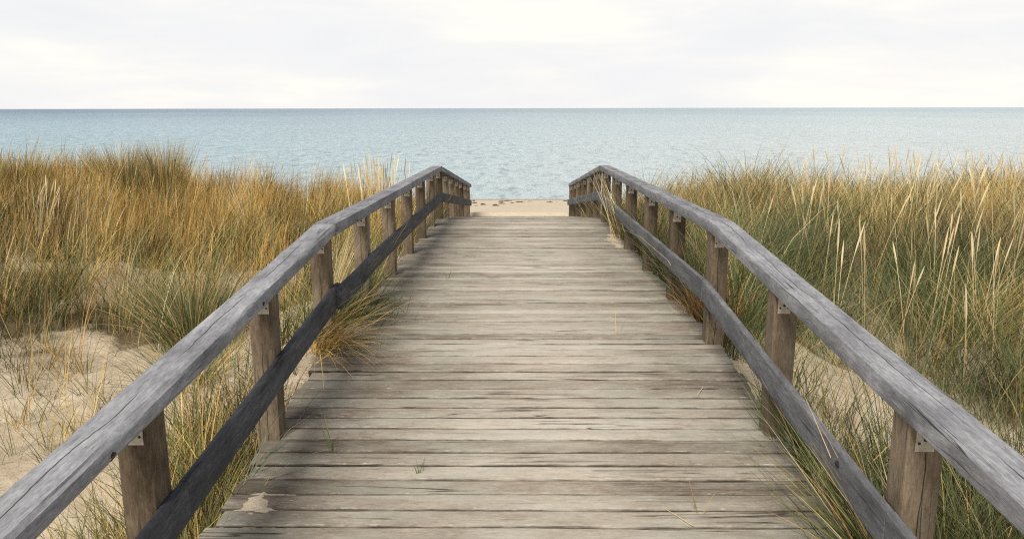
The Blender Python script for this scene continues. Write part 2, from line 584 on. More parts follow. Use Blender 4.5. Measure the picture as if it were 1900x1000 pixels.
def sweep(P, U, Vv, ring, rough, gc_along):
    """P (n,3) path; U, Vv (3,) cross axes; ring (k,2). returns V, F, gc"""
    n, k = len(P), len(ring)
    _pc[0] += 1
    sd_ = _pc[0]
    ang = np.arange(k)
    jit = (fnoise(np.repeat(gc_along[:, None] * 1.0, k, 1), np.repeat(ang[None, :] * 0.35, n, 0), 0.35, sd_, 3) - 0.5) * 2 * rough
    nrm = ring / np.maximum(np.linalg.norm(ring, axis=1, keepdims=True), 1e-6)
    rr = ring[None] + jit[..., None] * nrm[None]
    bow = (vnoise(gc_along, 0 * gc_along, 1.3, sd_ + 40) - 0.5) * rough * 2.0
    V = P[:, None, :] + (rr[..., 0] + bow[:, None])[..., None] * U + rr[..., 1][..., None] * Vv
    gcv = np.concatenate([np.repeat(gc_along[:, None, None], k, 1), rr], -1)
    idx = np.arange(n * k).reshape(n, k)
    F = []
    for i in range(n - 1):
        for j in range(k):
            j2 = (j + 1) % k
            F.append((idx[i, j], idx[i, j2], idx[i + 1, j2], idx[i + 1, j]))
    F.append(tuple(idx[0, ::-1]))
    F.append(tuple(idx[-1]))
    return V.reshape(-1, 3), F, gcv.reshape(-1, 3)


def timber(name, m, parent, origin, P, U, Vv, ring, rough, along, tone=0.5, smooth=True, sharp=True):
    V, F, gc = sweep(np.asarray(P, float), np.asarray(U, float), np.asarray(Vv, float), ring, rough, np.asarray(along, float))
    n = len(V)
    off = np.tile(rng.random(3) * 37.0, (n, 1))
    o = link_mesh(name, V, F, m, parent, origin,
                  dict(gc=('FLOAT_VECTOR', gc), off=('FLOAT_VECTOR', off), tone=('FLOAT', np.full(n, tone))), smooth)
    if sharp:
        o.data.set_sharp_from_angle(angle=R(28))
    for pl in o.data.polygons:
        if len(pl.vertices) > 4:
            pl.use_smooth = False
    return o


# ------------------------------------------------------------------ boardwalk
bw = thing('boardwalk', 'bleached grey plank boardwalk running up over the dune towards the sea', 'boardwalk', (0.034, 1.5, float(deckz(1.5))))


def deck_section(y0, y1, last=False):
    V, F, GC, OFF, TONE = [], [], [], [], []
    base = 0
    slope = float(deckz(y0 + 0.6) - deckz(y0 + 0.5)) / 0.1
    nrm = np.array([0, -slope, 1.0]) / math.hypot(1, slope)
    tan = np.array([0, 1.0, slope]) / math.hypot(1, slope)
    pitch = 0.1115
    npl = int(round((y1 - y0) / pitch))
    pitch = (y1 - y0) / npl
    xs_n = 34
    for i in range(npl):
        yc = y0 + (i + 0.5) * pitch
        wid = pitch - 0.0074 + rng.normal(0, 0.0012)
        xl = XL + rng.normal(0, 0.012)
        xr = XR + rng.normal(0, 0.012)
        xs = np.linspace(xl, xr, xs_n)
        sk = rng.normal(0, 0.0016)
        th = 0.036
        dz = rng.normal(0, 0.0016)
        tilt = rng.normal(0, 0.010)
        s = rng.integers(1, 200)
        e0 = (fnoise(xs, 0 * xs, 0.20, s, 3) - 0.5) * 0.0085
        e1 = (fnoise(xs, 0 * xs + 5, 0.20, s + 3, 3) - 0.5) * 0.0085
        hump = (fnoise(xs, 0 * xs + 9, 0.5, s + 5, 2) - 0.5) * 0.004
        c = 0.0048
        prof = [(-wid / 2, -th), (-wid / 2, -c), (-wid / 2 + c, 0), (0, 0.0008), (wid / 2 - c, 0), (wid / 2, -c), (wid / 2, -th)]
        k = len(prof)
        for a, x in enumerate(xs):
            for (u, v) in prof:
                e = e0[a] if u < -0.01 else (e1[a] if u > 0.01 else 0)
                uu = u + e + sk * (x - 0.03) / 1.2
                vv = v + dz + tilt * u + (hump[a] if v > -0.02 else 0)
                p = np.array([x, yc, float(deckz(yc))]) + tan * uu + nrm * vv
                V.append(p)
                GC.append((x, uu, vv))
        for a in range(xs_n - 1):
            for b in range(k - 1):
                q = base + a * k + b
                F.append((q, q + k, q + k + 1, q + 1))
            q = base + a * k
            F.append((q, q + k - 1, q + 2 * k - 1, q + k))
        F.append(tuple(base + b for b in range(k)))
        F.append(tuple(base + (xs_n - 1) * k + b for b in range(k - 1, -1, -1)))
        cnt = xs_n * k
        OFF.append(np.tile(rng.random(3) * 41, (cnt, 1)))
        TONE.append(np.full(cnt, np.clip(rng.normal(0.5, 0.26), 0, 1)))
        base += cnt
    link_mesh('plank_deck', V, F, M_deck, bw, (0.034, y0, float(deckz(y0))),
              dict(gc=('FLOAT_VECTOR', GC), off=('FLOAT_VECTOR', np.concatenate(OFF)), tone=('FLOAT', np.concatenate(TONE))))


deck_section(Y0, B1)
deck_section(B1, B2)
deck_section(B2, Y3)

ring_beam = ring_rect(0.07, 0.15, 0.006, 2)
for xb in (XL + 0.14, 0.03, XR - 0.14):
    for a, b in ((Y0, B1), (B1 + 0.004, B2), (B2 + 0.004, Y3)):
        ys = np.linspace(a, b, 24)
        P = np.stack([0 * ys + xb, ys, deckz(ys) - 0.038 - 0.078], -1)
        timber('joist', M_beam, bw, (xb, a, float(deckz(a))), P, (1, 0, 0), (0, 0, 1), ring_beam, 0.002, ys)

# ------------------------------------------------------------------ railings
LEFT_POSTS = [-0.15, 1.0, 2.15, 3.33, 4.38, 5.56, 6.77, 7.90, 9.02, 10.11, 11.12, 12.10, 13.2, 14.3, 15.4, 16.5, 17.4]
RIGHT_POSTS = [-0.2, 0.95, 2.14, 3.37, 4.56, 5.77, 6.94, 8.17, 9.40, 10.55, 11.72, 12.95, 14.1, 15.3, 16.4, 17.4]


def railz(y):
    return deckz(y) + RAIL


def bracket(parent, x, yf, ztop, nm='bracket'):
    """zinc angle plate screwed under the handrail on the post's face"""
    w, h, t = 0.056, 0.086, 0.003
    V, F, MI = [], [], []

    def box(x0, x1, y0, y1, z0, z1, mi):
        b = len(V)
        V.extend([(x0, y0, z0), (x1, y0, z0), (x1, y1, z0), (x0, y1, z0), (x0, y0, z1), (x1, y0, z1), (x1, y1, z1), (x0, y1, z1)])
        F.extend([(b, b + 3, b + 2, b + 1), (b + 4, b + 5, b + 6, b + 7), (b, b + 1, b + 5, b + 4), (b + 1, b + 2, b + 6, b + 5), (b + 2, b + 3, b + 7, b + 6), (b + 3, b, b + 4, b + 7)])
        MI.extend([mi] * 6)

    box(x - w / 2, x + w / 2, yf - t, yf - 0.0004, ztop - h, ztop - 0.001, 0)
    box(x - w / 2, x + w / 2, yf - 0.05, yf - t - 0.0002, ztop - 0.0045, ztop - 0.0015, 0)

    def disc(cx, cz, r):
        b = len(V)
        n = 10
        for k in range(n):
            a = 2 * math.pi * k / n
            V.append((cx + r * math.cos(a), yf - t - 0.0012, cz + r * math.sin(a)))
        for k in range(n):
            a = 2 * math.pi * k / n
            V.append((cx + r * math.cos(a), yf - t + 0.0005, cz + r * math.sin(a)))
        F.append(tuple(range(b, b + n)))
        MI.append(1)
        for k in range(n):
            k2 = (k + 1) % n
            F.append((b + k, b + n + k, b + n + k2, b + k2))
            MI.append(1)

    disc(x, ztop - 0.048, 0.0068)
    disc(x - 0.018, ztop - 0.06, 0.0045)
    disc(x + 0.018, ztop - 0.06, 0.0045)
    disc(x, ztop - 0.022, 0.004)
    return link_mesh(nm, V, F, [M_brkt, M_hole], parent, (x, yf, ztop - h), midx=MI)


def knot(parent, c, nrm, r, m=M_knot, squash=1.4):
    """dark knot standing a hair proud of the timber"""
    nrm = Vector(nrm).normalized()
    u = nrm.orthogonal().normalized() if abs(nrm.y) > 0.9 else Vector((0, 1, 0))
    u = (u - nrm * u.dot(nrm)).normalized()
    w = nrm.cross(u)
    V, F = [], []
    n = 18
    V.append(Vector(c) + nrm * 0.0022)
    for ri, hh in ((0.6, 0.002), (1.0, -0.004)):
        for k in range(n):
            a = 2 * math.pi * k / n
            rad = r * ri * (1 + 0.12 * math.sin(3 * a + 1) + 0.08 * math.sin(5 * a))
            V.append(Vector(c) + u * rad * squash * math.cos(a) + w * rad * math.sin(a) + nrm * hh)
    for k in range(n):
        k2 = (k + 1) % n
        F.append((0, 1 + k, 1 + k2))
        F.append((1 + k, 1 + n + k, 1 + n + k2, 1 + k2))
    return link_mesh('knot', [tuple(v) for v in V], F, m, parent, tuple(c), smooth=True)


def railing(side, label, posts, xi, xo, hx0, hx1, b1, b2):
    """xi/xo inner and outer post faces, hx0/hx1 the handrail's edges"""
    s = -1 if side == 'L' else 1
    at = (xi, 2.1, float(deckz(2.1)))
    t = thing('wooden_railing', label, 'railing', at)
    hxc, hw = (hx0 + hx1) / 2, abs(hx1 - hx0)
    hh = 0.070
    rads = {0: 0.022 if side == 'L' else 0.007, 1: 0.008, 2: 0.007}
    secs = [(Y0, b1 - 0.0018), (b1 + 0.0018, b2 - 0.0015), (b2 + 0.0015, Y3)]
    rails = []

    def zr(y):
        a = deckz(B1) + RAIL + (y - b1) * S1
        b = deckz(B1) + RAIL + (y - b1) * S2
        c = deckz(B1) + RAIL + (b2 - b1) * S2 + (y - b2) * S3
        return np.where(y < b1, a, np.where(y < b2, b, c))

    for i, (a, b) in enumerate(secs):
        ys = np.arange(a, b, 0.05)
        ys = np.append(ys[ys < b - 0.01], b)
        P = np.stack([0 * ys + hxc, ys, zr(ys) - hh / 2], -1)
        rails.append(timber('handrail', M_rail, t, (hxc, a, float(zr(np.array(a)))), P, (1, 0, 0), (0, 0, 1), ring_rect(hw, hh, rads[i], 4 if (side == 'L' and i == 0) else 2),
                            0.0055 if (side == 'L' and i == 0) else 0.0024, ys, 0.62 if i == 0 else 0.5))
    # lower rail on the inner faces
    lx = xi - s * 0.0165
    lh = 0.130
    ltop = -0.365
    if side == 'L':
        lsec = [(Y0, 2.30), (2.303, 4.52), (4.40, b2), (b2 + 0.003, Y3)]
    else:
        lsec = [(Y0, 2.16), (2.163, b1), (b1 + 0.003, 8.20), (8.203, b2), (b2 + 0.003, Y3)]
    lows = []
    for i, (a, b) in enumerate(lsec):
        ys = np.arange(a, b, 0.06)
        ys = np.append(ys[ys < b - 0.01], b)
        shift = 0.031 if (side == 'L' and i == 2) else 0.0
        xx = lx - s * shift * (1 - sstep(4.5, 6.2, ys)) if shift else 0 * ys + lx
        P = np.stack([xx, ys, zr(ys) + ltop - lh / 2], -1)
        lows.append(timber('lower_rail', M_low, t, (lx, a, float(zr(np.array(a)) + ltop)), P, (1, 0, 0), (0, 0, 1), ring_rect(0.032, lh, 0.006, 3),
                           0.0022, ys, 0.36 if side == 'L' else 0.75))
    # posts
    for j, y in enumerate(posts):
        dp = 0.105
        x0, x1 = sorted((xi, xo))
        w = x1 - x0
        zt = float(zr(np.array(y + dp / 2))) - hh - 0.001
        zb = float(min(deckz(y) - 0.35, ground((x0 + x1) / 2, y) - 0.25))
        zs = np.linspace(zb, zt, 22)
        lean = rng.normal(0, 0.004)
        xm = (x0 + x1) / 2 + lean * (zs - zt)
        P = np.stack([xm, 0 * zs + y + dp / 2, zs], -1)
        po = timber('post', M_post, t, ((x0 + x1) / 2, y + dp / 2, zb), P, (1, 0, 0), (0, 1, 0), ring_rect(w, dp, 0.005, 2), 0.0014, zs, float(np.clip(rng.normal(0.5, 0.2), 0.15, 0.85)))
        po['_at'] = list(((x0 + x1) / 2, y + dp / 2, zb))
        bx = (x0 + x1) / 2 - s * (0.012 if j % 2 else 0.004)
        bracket(po, bx, y, float(zr(np.array(y))) - hh - 0.001)
    for o_ in rails + lows:
        o_['_at'] = [0, 0, 0]
    return t, rails, lows, zr, lx


tl, railsL, lowL, zrL, lxL = railing('L', 'weathered grey timber railing along the left edge of the boardwalk', LEFT_POSTS, -1.100, -1.205, -1.065, -1.198, 4.45, 10.8)
tr, railsR, lowR, zrR, lxR = railing('R', 'weathered grey timber railing along the right edge of the boardwalk', RIGHT_POSTS, 1.150, 1.258, 1.140, 1.275, 4.60, 10.9)


def fix_at(o):
    o['_at'] = list(Vector(o.parent['_at']) + o.location)


for o_ in railsL + lowL + railsR + lowR:
    fix_at(o_)
knot(railsL[0], (-1.0655, 1.88, float(zrL(np.array(1.88))) - 0.047), (0.95, 0, -0.3), 0.017, squash=1.25)
knot(railsL[0], (-1.0625, 3.12, float(zrL(np.array(3.12))) - 0.042), (1, 0, -0.2), 0.012)
knot(lowR[1], (lxR - 0.0185, 2.52, float(zrR(np.array(2.52))) - 0.365 - 0.045), (-1, 0, 0), 0.016, squash=1.3)

# ------------------------------------------------------------------ grass
RUST = (0.450, 0.245, 0.080)
GOLD = (0.600, 0.400, 0.110)
STRAW = (0.640, 0.505, 0.270)
PALE = (0.80, 0.69, 0.44)
GREEN = (0.085, 0.120, 0.026)
BLUEG = (0.135, 0.175, 0.090)
DKGRN = (0.045, 0.070, 0.024)
DEAD = (0.150, 0.085, 0.040)
TAN = (0.430, 0.300, 0.130)


def blades(P, L, Wd, az, tilt, curl, col, tip=None, nseg=4, seed_head=False, headlen=0.2):
    """ribbons that rise from P and bend over; returns V, Q, C"""
    n = len(P)
    s = np.linspace(0, 1, nseg + 1)
    if seed_head:
        s = np.array([0, 0.3, 0.6, 1 - headlen, 1 - headlen * 0.7, 1 - headlen * 0.3, 1.0])
        prof = np.array([1, 0.9, 0.8, 0.75, 2.3, 1.9, 0.3])
    else:
        prof = np.array([0.85, 1, 0.85, 0.55, 0.08]) if nseg == 4 else np.interp(s, [0, 0.25, 0.5, 0.75, 1], [0.85, 1, 0.85, 0.55, 0.08])
    k = len(s)
    ds = np.diff(s)
    th = tilt[:, None] + curl[:, None] * (s[:-1] + ds / 2)[None]
    h = np.concatenate([np.zeros((n, 1)), np.cumsum(np.sin(th) * ds, 1)], 1) * L[:, None]
    v = np.concatenate([np.zeros((n, 1)), np.cumsum(np.cos(th) * ds, 1)], 1) * L[:, None]
    ctr = np.stack([P[:, 0:1] + h * np.cos(az)[:, None], P[:, 1:2] + h * np.sin(az)[:, None], P[:, 2:3] + v], -1)
    fa = rng.uniform(0, np.pi, n)
    wd = np.stack([np.cos(fa), np.sin(fa), np.zeros(n)], -1)
    half = 0.5 * Wd[:, None] * prof[None]
    A = ctr - half[..., None] * wd[:, None, :]
    B = ctr + half[..., None] * wd[:, None, :]
    V = np.stack([A, B], 2).reshape(n, k * 2, 3)
    base = (np.arange(n) * k * 2)[:, None]
    i = np.arange(k - 1)
    q = np.stack([2 * i, 2 * i + 1, 2 * i + 3, 2 * i + 2], -1)
    Qd = (base[:, :, None] + q[None]).reshape(-1, 4)
    if tip is None:
        tip = col
    C = col[:, None, :] * (1 - s[None, :, None] ** 2) + tip[:, None, :] * (s[None, :, None] ** 2)
    C = np.repeat(C[:, :, None, :], 2, 2).reshape(n, k * 2, 3)
    C = np.concatenate([C, np.ones((n, k * 2, 1))], -1)
    return V.reshape(-1, 3), Qd, C.reshape(-1, 4)


def merge(parts):
    Vs, Qs, Cs = [], [], []
    b = 0
    for V, Qd, C in parts:
        Vs.append(V)
        Qs.append(Qd + b)
        Cs.append(C)
        b += len(V)
    return np.concatenate(Vs), np.concatenate(Qs), np.concatenate(Cs)


def grass_obj(name, parts, origin=(0, 0, 0)):
    V, Qd, C = merge(parts)
    return quad_mesh(name, V, Qd, M_grass, None, origin, dict(col=('FLOAT_COLOR', C)))


def pick(cols, w, n):
    c = np.array(cols)[rng.choice(len(cols), n, p=np.array(w) / np.sum(w))]
    v = rng.normal(1, 0.24, (n, 1))
    hue = rng.normal(0, 0.05, (n, 3))
    return np.clip(c * np.clip(v, 0.55, 1.5) * (1 + hue), 0.01, 0.9)


WIND = math.radians(15)          # a light wind pushes blades to the right


def scatter(nt_, per, xr, yr, dens, cols, w, L, Wd, tilt, curl, spread=0.07, windy=0.35, tipmix=0.18, seed=False, wfar=True, tipcol=STRAW, headlen=0.2):
    """tufts of blades over an area: nt_ tuft tries, dens(x, y) keeps them"""
    x = rng.uniform(*xr, nt_)
    y = rng.uniform(*yr, nt_)
    keep = rng.random(nt_) < dens(x, y)
    x, y = x[keep], y[keep]
    cnt = np.maximum(1, rng.poisson(per, len(x)))
    ti = np.repeat(np.arange(len(x)), cnt)
    n = len(ti)
    r = np.abs(rng.normal(0, spread, n))
    a = rng.uniform(0, 2 * np.pi, n)
    px, py = x[ti] + r * np.cos(a), y[ti] + r * np.sin(a)
    # keep roots off the planks
    bad = (px > XL - 0.05) & (px < XR + 0.05) & (py < Y3)
    ts = (np.clip(rng.normal(1, 0.20, len(x)), 0.5, 1.6) * (0.60 + 0.75 * fnoise(x, y, 0.8, 91)))[ti]
    Ls = rng.uniform(*L, n) * ts
    az = a + rng.normal(0, 0.5, n)
    dx = np.cos(az) + windy * 2 * math.cos(WIND)
    dy = np.sin(az) + windy * 2 * math.sin(WIND)
    az = np.arctan2(dy, dx)
    tl_ = rng.uniform(*tilt, n) * (0.5 + 0.5 * r / spread)
    cu = rng.uniform(*curl, n)
    col = pick(cols, w, len(x))[ti] * 0.45 + pick(cols, w, n) * 0.55
    kin = (0.55 + 0.80 * sstep(0.35, 0.65, fnoise(x, y, 0.5, 93)))[ti]      # sappy dark plants beside bleached ones
    col = np.clip(col * kin[:, None], 0.01, 0.9)
    tp = col * (1 - tipmix) + np.array(tipcol) * tipmix
    wdt = rng.uniform(*Wd, n)
    if wfar:
        wdt = wdt * np.clip(py / 6.5, 1.0, 1.9)
    pz = ground(px, py) - 0.02
    ok = ~bad
    return blades(np.stack([px, py, pz], -1)[ok], Ls[ok], wdt[ok], az[ok], tl_[ok], cu[ok], col[ok], tp[ok], seed_head=seed, headlen=headlen)


def inview(x, y, m=1.0):
    return np.abs(x) < 0.70 * y + 1.2 + m


def dens_left(x, y):
    d = sstep(5.5, 7.0, y + 1.6 * (fnoise(x, y, 1.3, 31) - 0.5) + 0.25 * (-x - 4.0).clip(-3, 3) * 0.3)
    hollow = np.exp(-(((x + 2.6) / 1.0) ** 2 + ((y - 8.7) / 1.3) ** 2))     # bare sand beside the posts
    d = d * (1 - 0.75 * hollow)
    d = d * (1 - 0.80 * sstep(-2.3, -1.7, x) * (1 - sstep(8.6, 9.6, y)))
    d = d * (0.28 + 0.72 * sstep(0.40, 0.54, fnoise(x, y, 0.75, 35)))
    return d * inview(x, y) * (1 - sstep(13.6, 15.5, y))


def dens_right(x, y):
    d = sstep(4.3, 5.6, y + 1.4 * (fnoise(x, y, 1.1, 51) - 0.5))
    d = np.maximum(d, 0.8 * sstep(2.6, 3.3, x) * sstep(2.5, 3.4, y))
    sandy = np.exp(-(((x - 2.05) / 0.42) ** 2 + ((y - 5.0) / 0.5) ** 2)) + np.exp(-(((x - 3.2) / 0.6) ** 2 + ((y - 5.7) / 0.45) ** 2))
    d = d * (1 - 0.9 * np.clip(sandy, 0, 1))
    d = d * (0.42 + 0.58 * sstep(0.38, 0.54, fnoise(x, y, 0.75, 55)))
    return d * inview(x, y) * (1 - sstep(12.3, 14.2, y))


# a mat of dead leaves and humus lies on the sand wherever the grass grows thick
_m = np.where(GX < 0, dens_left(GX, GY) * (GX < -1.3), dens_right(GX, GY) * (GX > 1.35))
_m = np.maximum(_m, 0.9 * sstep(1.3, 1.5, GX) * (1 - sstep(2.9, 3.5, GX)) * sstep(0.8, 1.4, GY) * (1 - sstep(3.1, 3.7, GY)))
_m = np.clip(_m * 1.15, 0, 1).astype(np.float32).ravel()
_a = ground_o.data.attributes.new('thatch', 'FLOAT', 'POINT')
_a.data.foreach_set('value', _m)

XLr, YLr = (-12.5, -1.25), (4.0, 15.5)
gold_zone = lambda x, y: sstep(7.2, 9.4, y + 1.8 * (fnoise(x, y, 1.6, 61) - 0.5) - 1.0 * sstep(-3.6, -2.4, x) - 2.4 * (fnoise(x, y, 0.8, 64) > 0.57))
greenL = lambda x, y: 1 - 0.85 * gold_zone(x, y)

parts = []
# low dead thatch, then green leaves, then the rust and gold stems
parts.append(scatter(9000, 5, XLr, YLr, lambda x, y: dens_left(x, y) * 0.9, [DEAD, (0.075, 0.06, 0.025), TAN, GREEN], [5, 3, 1.5, 2], (0.12, 0.30), (0.004, 0.007), (0.5, 1.3), (0.1, 1.0), 0.12, 0.1))
parts.append(scatter(3900, 24, XLr, YLr, lambda x, y: dens_left(x, y) * greenL(x, y), [GREEN, BLUEG, DKGRN, TAN, GOLD], [4.2, 1.4, 3.4, 2.0, 1.8], (0.45, 0.88), (0.0035, 0.006), (0.1, 0.6), (0.3, 1.3), 0.08, 0.30, 0.12))
parts.append(scatter(11500, 8.5, XLr, YLr, lambda x, y: dens_left(x, y) * (0.12 + 0.88 * gold_zone(x, y)), [RUST, GOLD, TAN, STRAW, GREEN], [2.8, 4.2, 2, 1.2, 1.3], (0.40, 0.68), (0.003, 0.005), (0.02, 0.25), (0.05, 0.55), 0.09, 0.45, 0.3, tipcol=GOLD))
# pale straw stems standing above the rest
parts.append(scatter(700, 5, XLr, YLr, lambda x, y: dens_left(x, y), [STRAW, PALE, GOLD], [3, 1, 3], (0.60, 0.90), (0.0035, 0.005), (0.02, 0.35), (0.1, 0.9), 0.10, 0.5))
oL = grass_obj('dune_grass', parts)
kind(oL, 'stuff', 'rust gold and green dune grass covering the dune left of the boardwalk', 'dune grass')

XRr, YRr = (1.25, 12.0), (2.4, 14.2)
gold_r = lambda x, y: sstep(7.0, 9.0, y + 1.8 * (fnoise(x, y, 1.5, 71) - 0.5) - 2.0 * (fnoise(x, y, 0.8, 74) > 0.58) + 0.35 * sstep(2.5, 5.5, x) * 2)
parts = []
parts.append(scatter(8000, 5, XRr, YRr, lambda x, y: dens_right(x, y) * 0.9, [DEAD, (0.075, 0.06, 0.025), TAN, GREEN], [5, 3, 1.5, 2], (0.12, 0.30), (0.004, 0.007), (0.5, 1.3), (0.1, 1.0), 0.12, 0.0))
parts.append(scatter(6600, 24, XRr, YRr, lambda x, y: dens_right(x, y) * (1 - 0.72 * gold_r(x, y)), [GREEN, BLUEG, DKGRN, TAN, STRAW], [5.0, 2.4, 4.4, 0.9, 0.6], (0.45, 0.90), (0.0035, 0.006), (0.1, 0.6), (0.3, 1.3), 0.08, 0.10, 0.10))
parts.append(scatter(5200, 15, XRr, YRr, lambda x, y: dens_right(x, y) * (0.12 + 0.85 * gold_r(x, y)), [GOLD, TAN, RUST, STRAW, GREEN], [4, 4, 1.5, 1.6, 1.0], (0.42, 0.72), (0.003, 0.005), (0.02, 0.35), (0.1, 0.8), 0.09, 0.15, 0.35))
parts.append(scatter(900, 4, XRr, YRr, lambda x, y: dens_right(x, y) * (0.3 + 0.7 * gold_r(x, y)), [STRAW, PALE, GOLD], [4, 2, 2], (0.62, 0.95), (0.0035, 0.005), (0.02, 0.35), (0.1, 0.7), 0.10, 0.1))
oR = grass_obj('dune_grass', parts)
kind(oR, 'stuff', 'green and straw coloured dune grass covering the dune right of the boardwalk', 'dune grass')

# thin sprigs and shoots on the bare sand at either side of the ramp
sp_l = lambda x, y: 0.65 * (fnoise(x, y, 0.7, 81) > 0.47) * inview(x, y, 0.3)
parts = [scatter(700, 11, (-5.5, -1.45), (2.6, 7.2), sp_l, [GREEN, DKGRN, TAN, GOLD], [3, 2, 2, 2], (0.14, 0.42), (0.003, 0.005), (0.1, 0.9), (0.1, 1.0), 0.05, 0.1),
         scatter(120, 3, (-5.5, -1.5), (3.4, 7.4), sp_l, [GOLD, STRAW, DEAD], [3, 2, 2], (0.35, 0.65), (0.0025, 0.004), (0.05, 0.4), (0.05, 0.6), 0.05, 0.3)]
kind(grass_obj('grass_sprigs', parts), 'stuff', 'thin grass sprigs scattered on the bare sand left of the boardwalk', 'grass sprigs')
parts = [scatter(150, 7, (1.4, 4.2), (2.2, 6.2), lambda x, y: 0.8 * inview(x, y, 0.3), [GREEN, DKGRN, TAN, GOLD], [3, 3, 2, 1], (0.15, 0.45), (0.003, 0.005), (0.1, 0.9), (0.1, 1.0), 0.06, 0.0)]
kind(grass_obj('grass_sprigs', parts), 'stuff', 'thin grass sprigs scattered on the bare sand right of the boardwalk', 'grass sprigs')

# grass along the foot of each railing
parts = [scatter(260, 8, (-1.75, -1.2), (1.2, 4.4), lambda x, y: 0.95 + 0 * x, [DEAD, (0.05, 0.05, 0.022), DKGRN], [4, 4, 2.5], (0.10, 0.30), (0.004, 0.007), (0.5, 1.4), (0.1, 1.0), 0.10, 0.0),
         scatter(300, 13, (-1.75, -1.2), (1.4, 3.9), lambda x, y: 0.9 + 0 * x, [GREEN, DKGRN, TAN, GOLD], [4, 4, 2, 2], (0.30, 0.62), (0.0035, 0.0055), (0.05, 0.45), (0.1, 0.9), 0.06, 0.0),
         scatter(120, 12, (-1.6, -1.2), (4.6, 7.0), lambda x, y: 0.9 + 0 * x, [GREEN, DKGRN, BLUEG, GOLD], [4, 4, 2, 1], (0.25, 0.5), (0.0035, 0.0055), (0.05, 0.6), (0.1, 1.0), 0.06, 0.25),
         scatter(90, 10, (-1.8, -1.25), (7.0, 11.5), lambda x, y: 0.8 + 0 * x, [GREEN, TAN, BLUEG, GOLD], [4, 2, 2, 2], (0.25, 0.45), (0.004, 0.006), (0.05, 0.6), (0.1, 1.0), 0.06, 0.1)]
kind(grass_obj('edge_grass', parts), 'stuff', 'dark grass growing along the foot of the left railing', 'grass')
parts = [scatter(700, 8, (1.3, 3.4), (1.2, 3.7), lambda x, y: 0.95 + 0 * x, [DEAD, (0.05, 0.05, 0.022), DKGRN], [4, 4, 2.5], (0.10, 0.30), (0.004, 0.007), (0.5, 1.4), (0.1, 1.0), 0.10, 0.0),
         scatter(700, 13, (1.3, 3.2), (1.4, 3.6), lambda x, y: 0.85 + 0 * x, [GREEN, DKGRN, BLUEG, TAN], [4, 7, 1.5, 1.0], (0.35, 0.78), (0.0035, 0.0055), (0.05, 0.5), (0.1, 1.0), 0.06, -0.1),
         scatter(130, 10, (1.3, 1.8), (3.6, 8.2), lambda x, y: 0.7 + 0 * x, [GREEN, DKGRN, TAN, DEAD], [4, 3, 2, 2], (0.2, 0.42), (0.004, 0.006), (0.1, 0.7), (0.1, 1.0), 0.06, 0.0),
         scatter(90, 12, (1.27, 1.5), (5.0, 6.0), lambda x, y: 0.8 + 0 * x, [(0.36, 0.15, 0.045), DEAD, GOLD], [4, 2, 1], (0.2, 0.38), (0.004, 0.006), (0.05, 0.5), (0.1, 1.0), 0.05, 0.0)]
kind(grass_obj('edge_grass', parts), 'stuff', 'dark green grass growing along the foot of the right railing', 'grass')


# ------------------------------------------------------------------ tufts one can tell apart
def tuft(label, loc, n, L, Wd, tilt, curl, cols, w, r=0.07, az=None, azs=0.6, tipmix=0.18, seed=False, group=None, name='grass_tuft', cat='grass tuft', headlen=0.2, tipcol=STRAW):
    x, y = loc[:2]
    z = loc[2] if len(loc) > 2 else float(ground(x, y)) - 0.02
    a = rng.uniform(0, 2 * np.pi, n)
    rr = np.abs(rng.normal(0, r, n))
    P = np.stack([x + rr * np.cos(a), y + rr * np.sin(a), np.full(n, z)], -1)
    A = a + rng.normal(0, 0.4, n) if az is None else az + rng.normal(0, azs, n)
    col = pick(cols, w, n)
    tp = col * (1 - tipmix) + np.array(tipcol) * tipmix
    part = blades(P, rng.uniform(*L, n), rng.uniform(*Wd, n), A, rng.uniform(*tilt, n), rng.uniform(*curl, n), col, tp, seed_head=seed, nseg=4 if seed else 6, headlen=headlen)
    o = grass_obj(name, [part], (x, y, z))
    return tag(o, label, cat, group)


dz_ = lambda y: float(deckz(y))
tuft('golden grass tuft drooping over the left edge of the planks', (-1.20, 4.42, dz_(4.42) + 0.0), 300, (0.30, 0.66), (0.004, 0.0055), (0.35, 1.15), (0.5, 1.2), [GOLD, STRAW, TAN, GREEN], [4, 3, 2, 1.5], 0.09, az=-0.35, azs=0.5)
tuft('dark green tuft pushing under the left lower rail onto the planks', (-1.18, 5.15, dz_(5.15) - 0.01), 380, (0.25, 0.58), (0.004, 0.0055), (0.2, 1.0), (0.3, 1.1), [GREEN, DKGRN, BLUEG, GOLD], [4, 4, 1, 1], 0.20, az=0.0, azs=0.9)
tuft('thick green and straw tuft on the sand behind the left handrail', (-2.75, 6.25), 700, (0.50, 0.98), (0.0045, 0.0065), (0.05, 0.85), (0.2, 0.8), [GREEN, BLUEG, TAN, STRAW, DKGRN], [4, 3, 2, 1.6, 2], 0.13)
tuft('low spreading green tuft on the sand next to the left handrail', (-2.20, 4.9), 240, (0.40, 0.72), (0.004, 0.006), (0.5, 1.2), (0.2, 0.7), [GREEN, DKGRN, GOLD], [4, 3, 2.5], 0.08)
tuft('straw wisp leaning against the fourth left railing post', (-1.42, 5.62), 90, (0.65, 0.95), (0.0025, 0.004), (0.15, 0.42), (0.1, 0.5), [STRAW, GOLD, PALE], [3, 2, 2], 0.05, az=0.2, azs=0.4)
tuft('tangled rust brown tuft in the shade under the left handrail', (-1.55, 3.75), 120, (0.25, 0.50), (0.003, 0.005), (0.3, 1.2), (0.3, 1.3), [DEAD, GOLD, RUST], [3, 3, 2], 0.10)
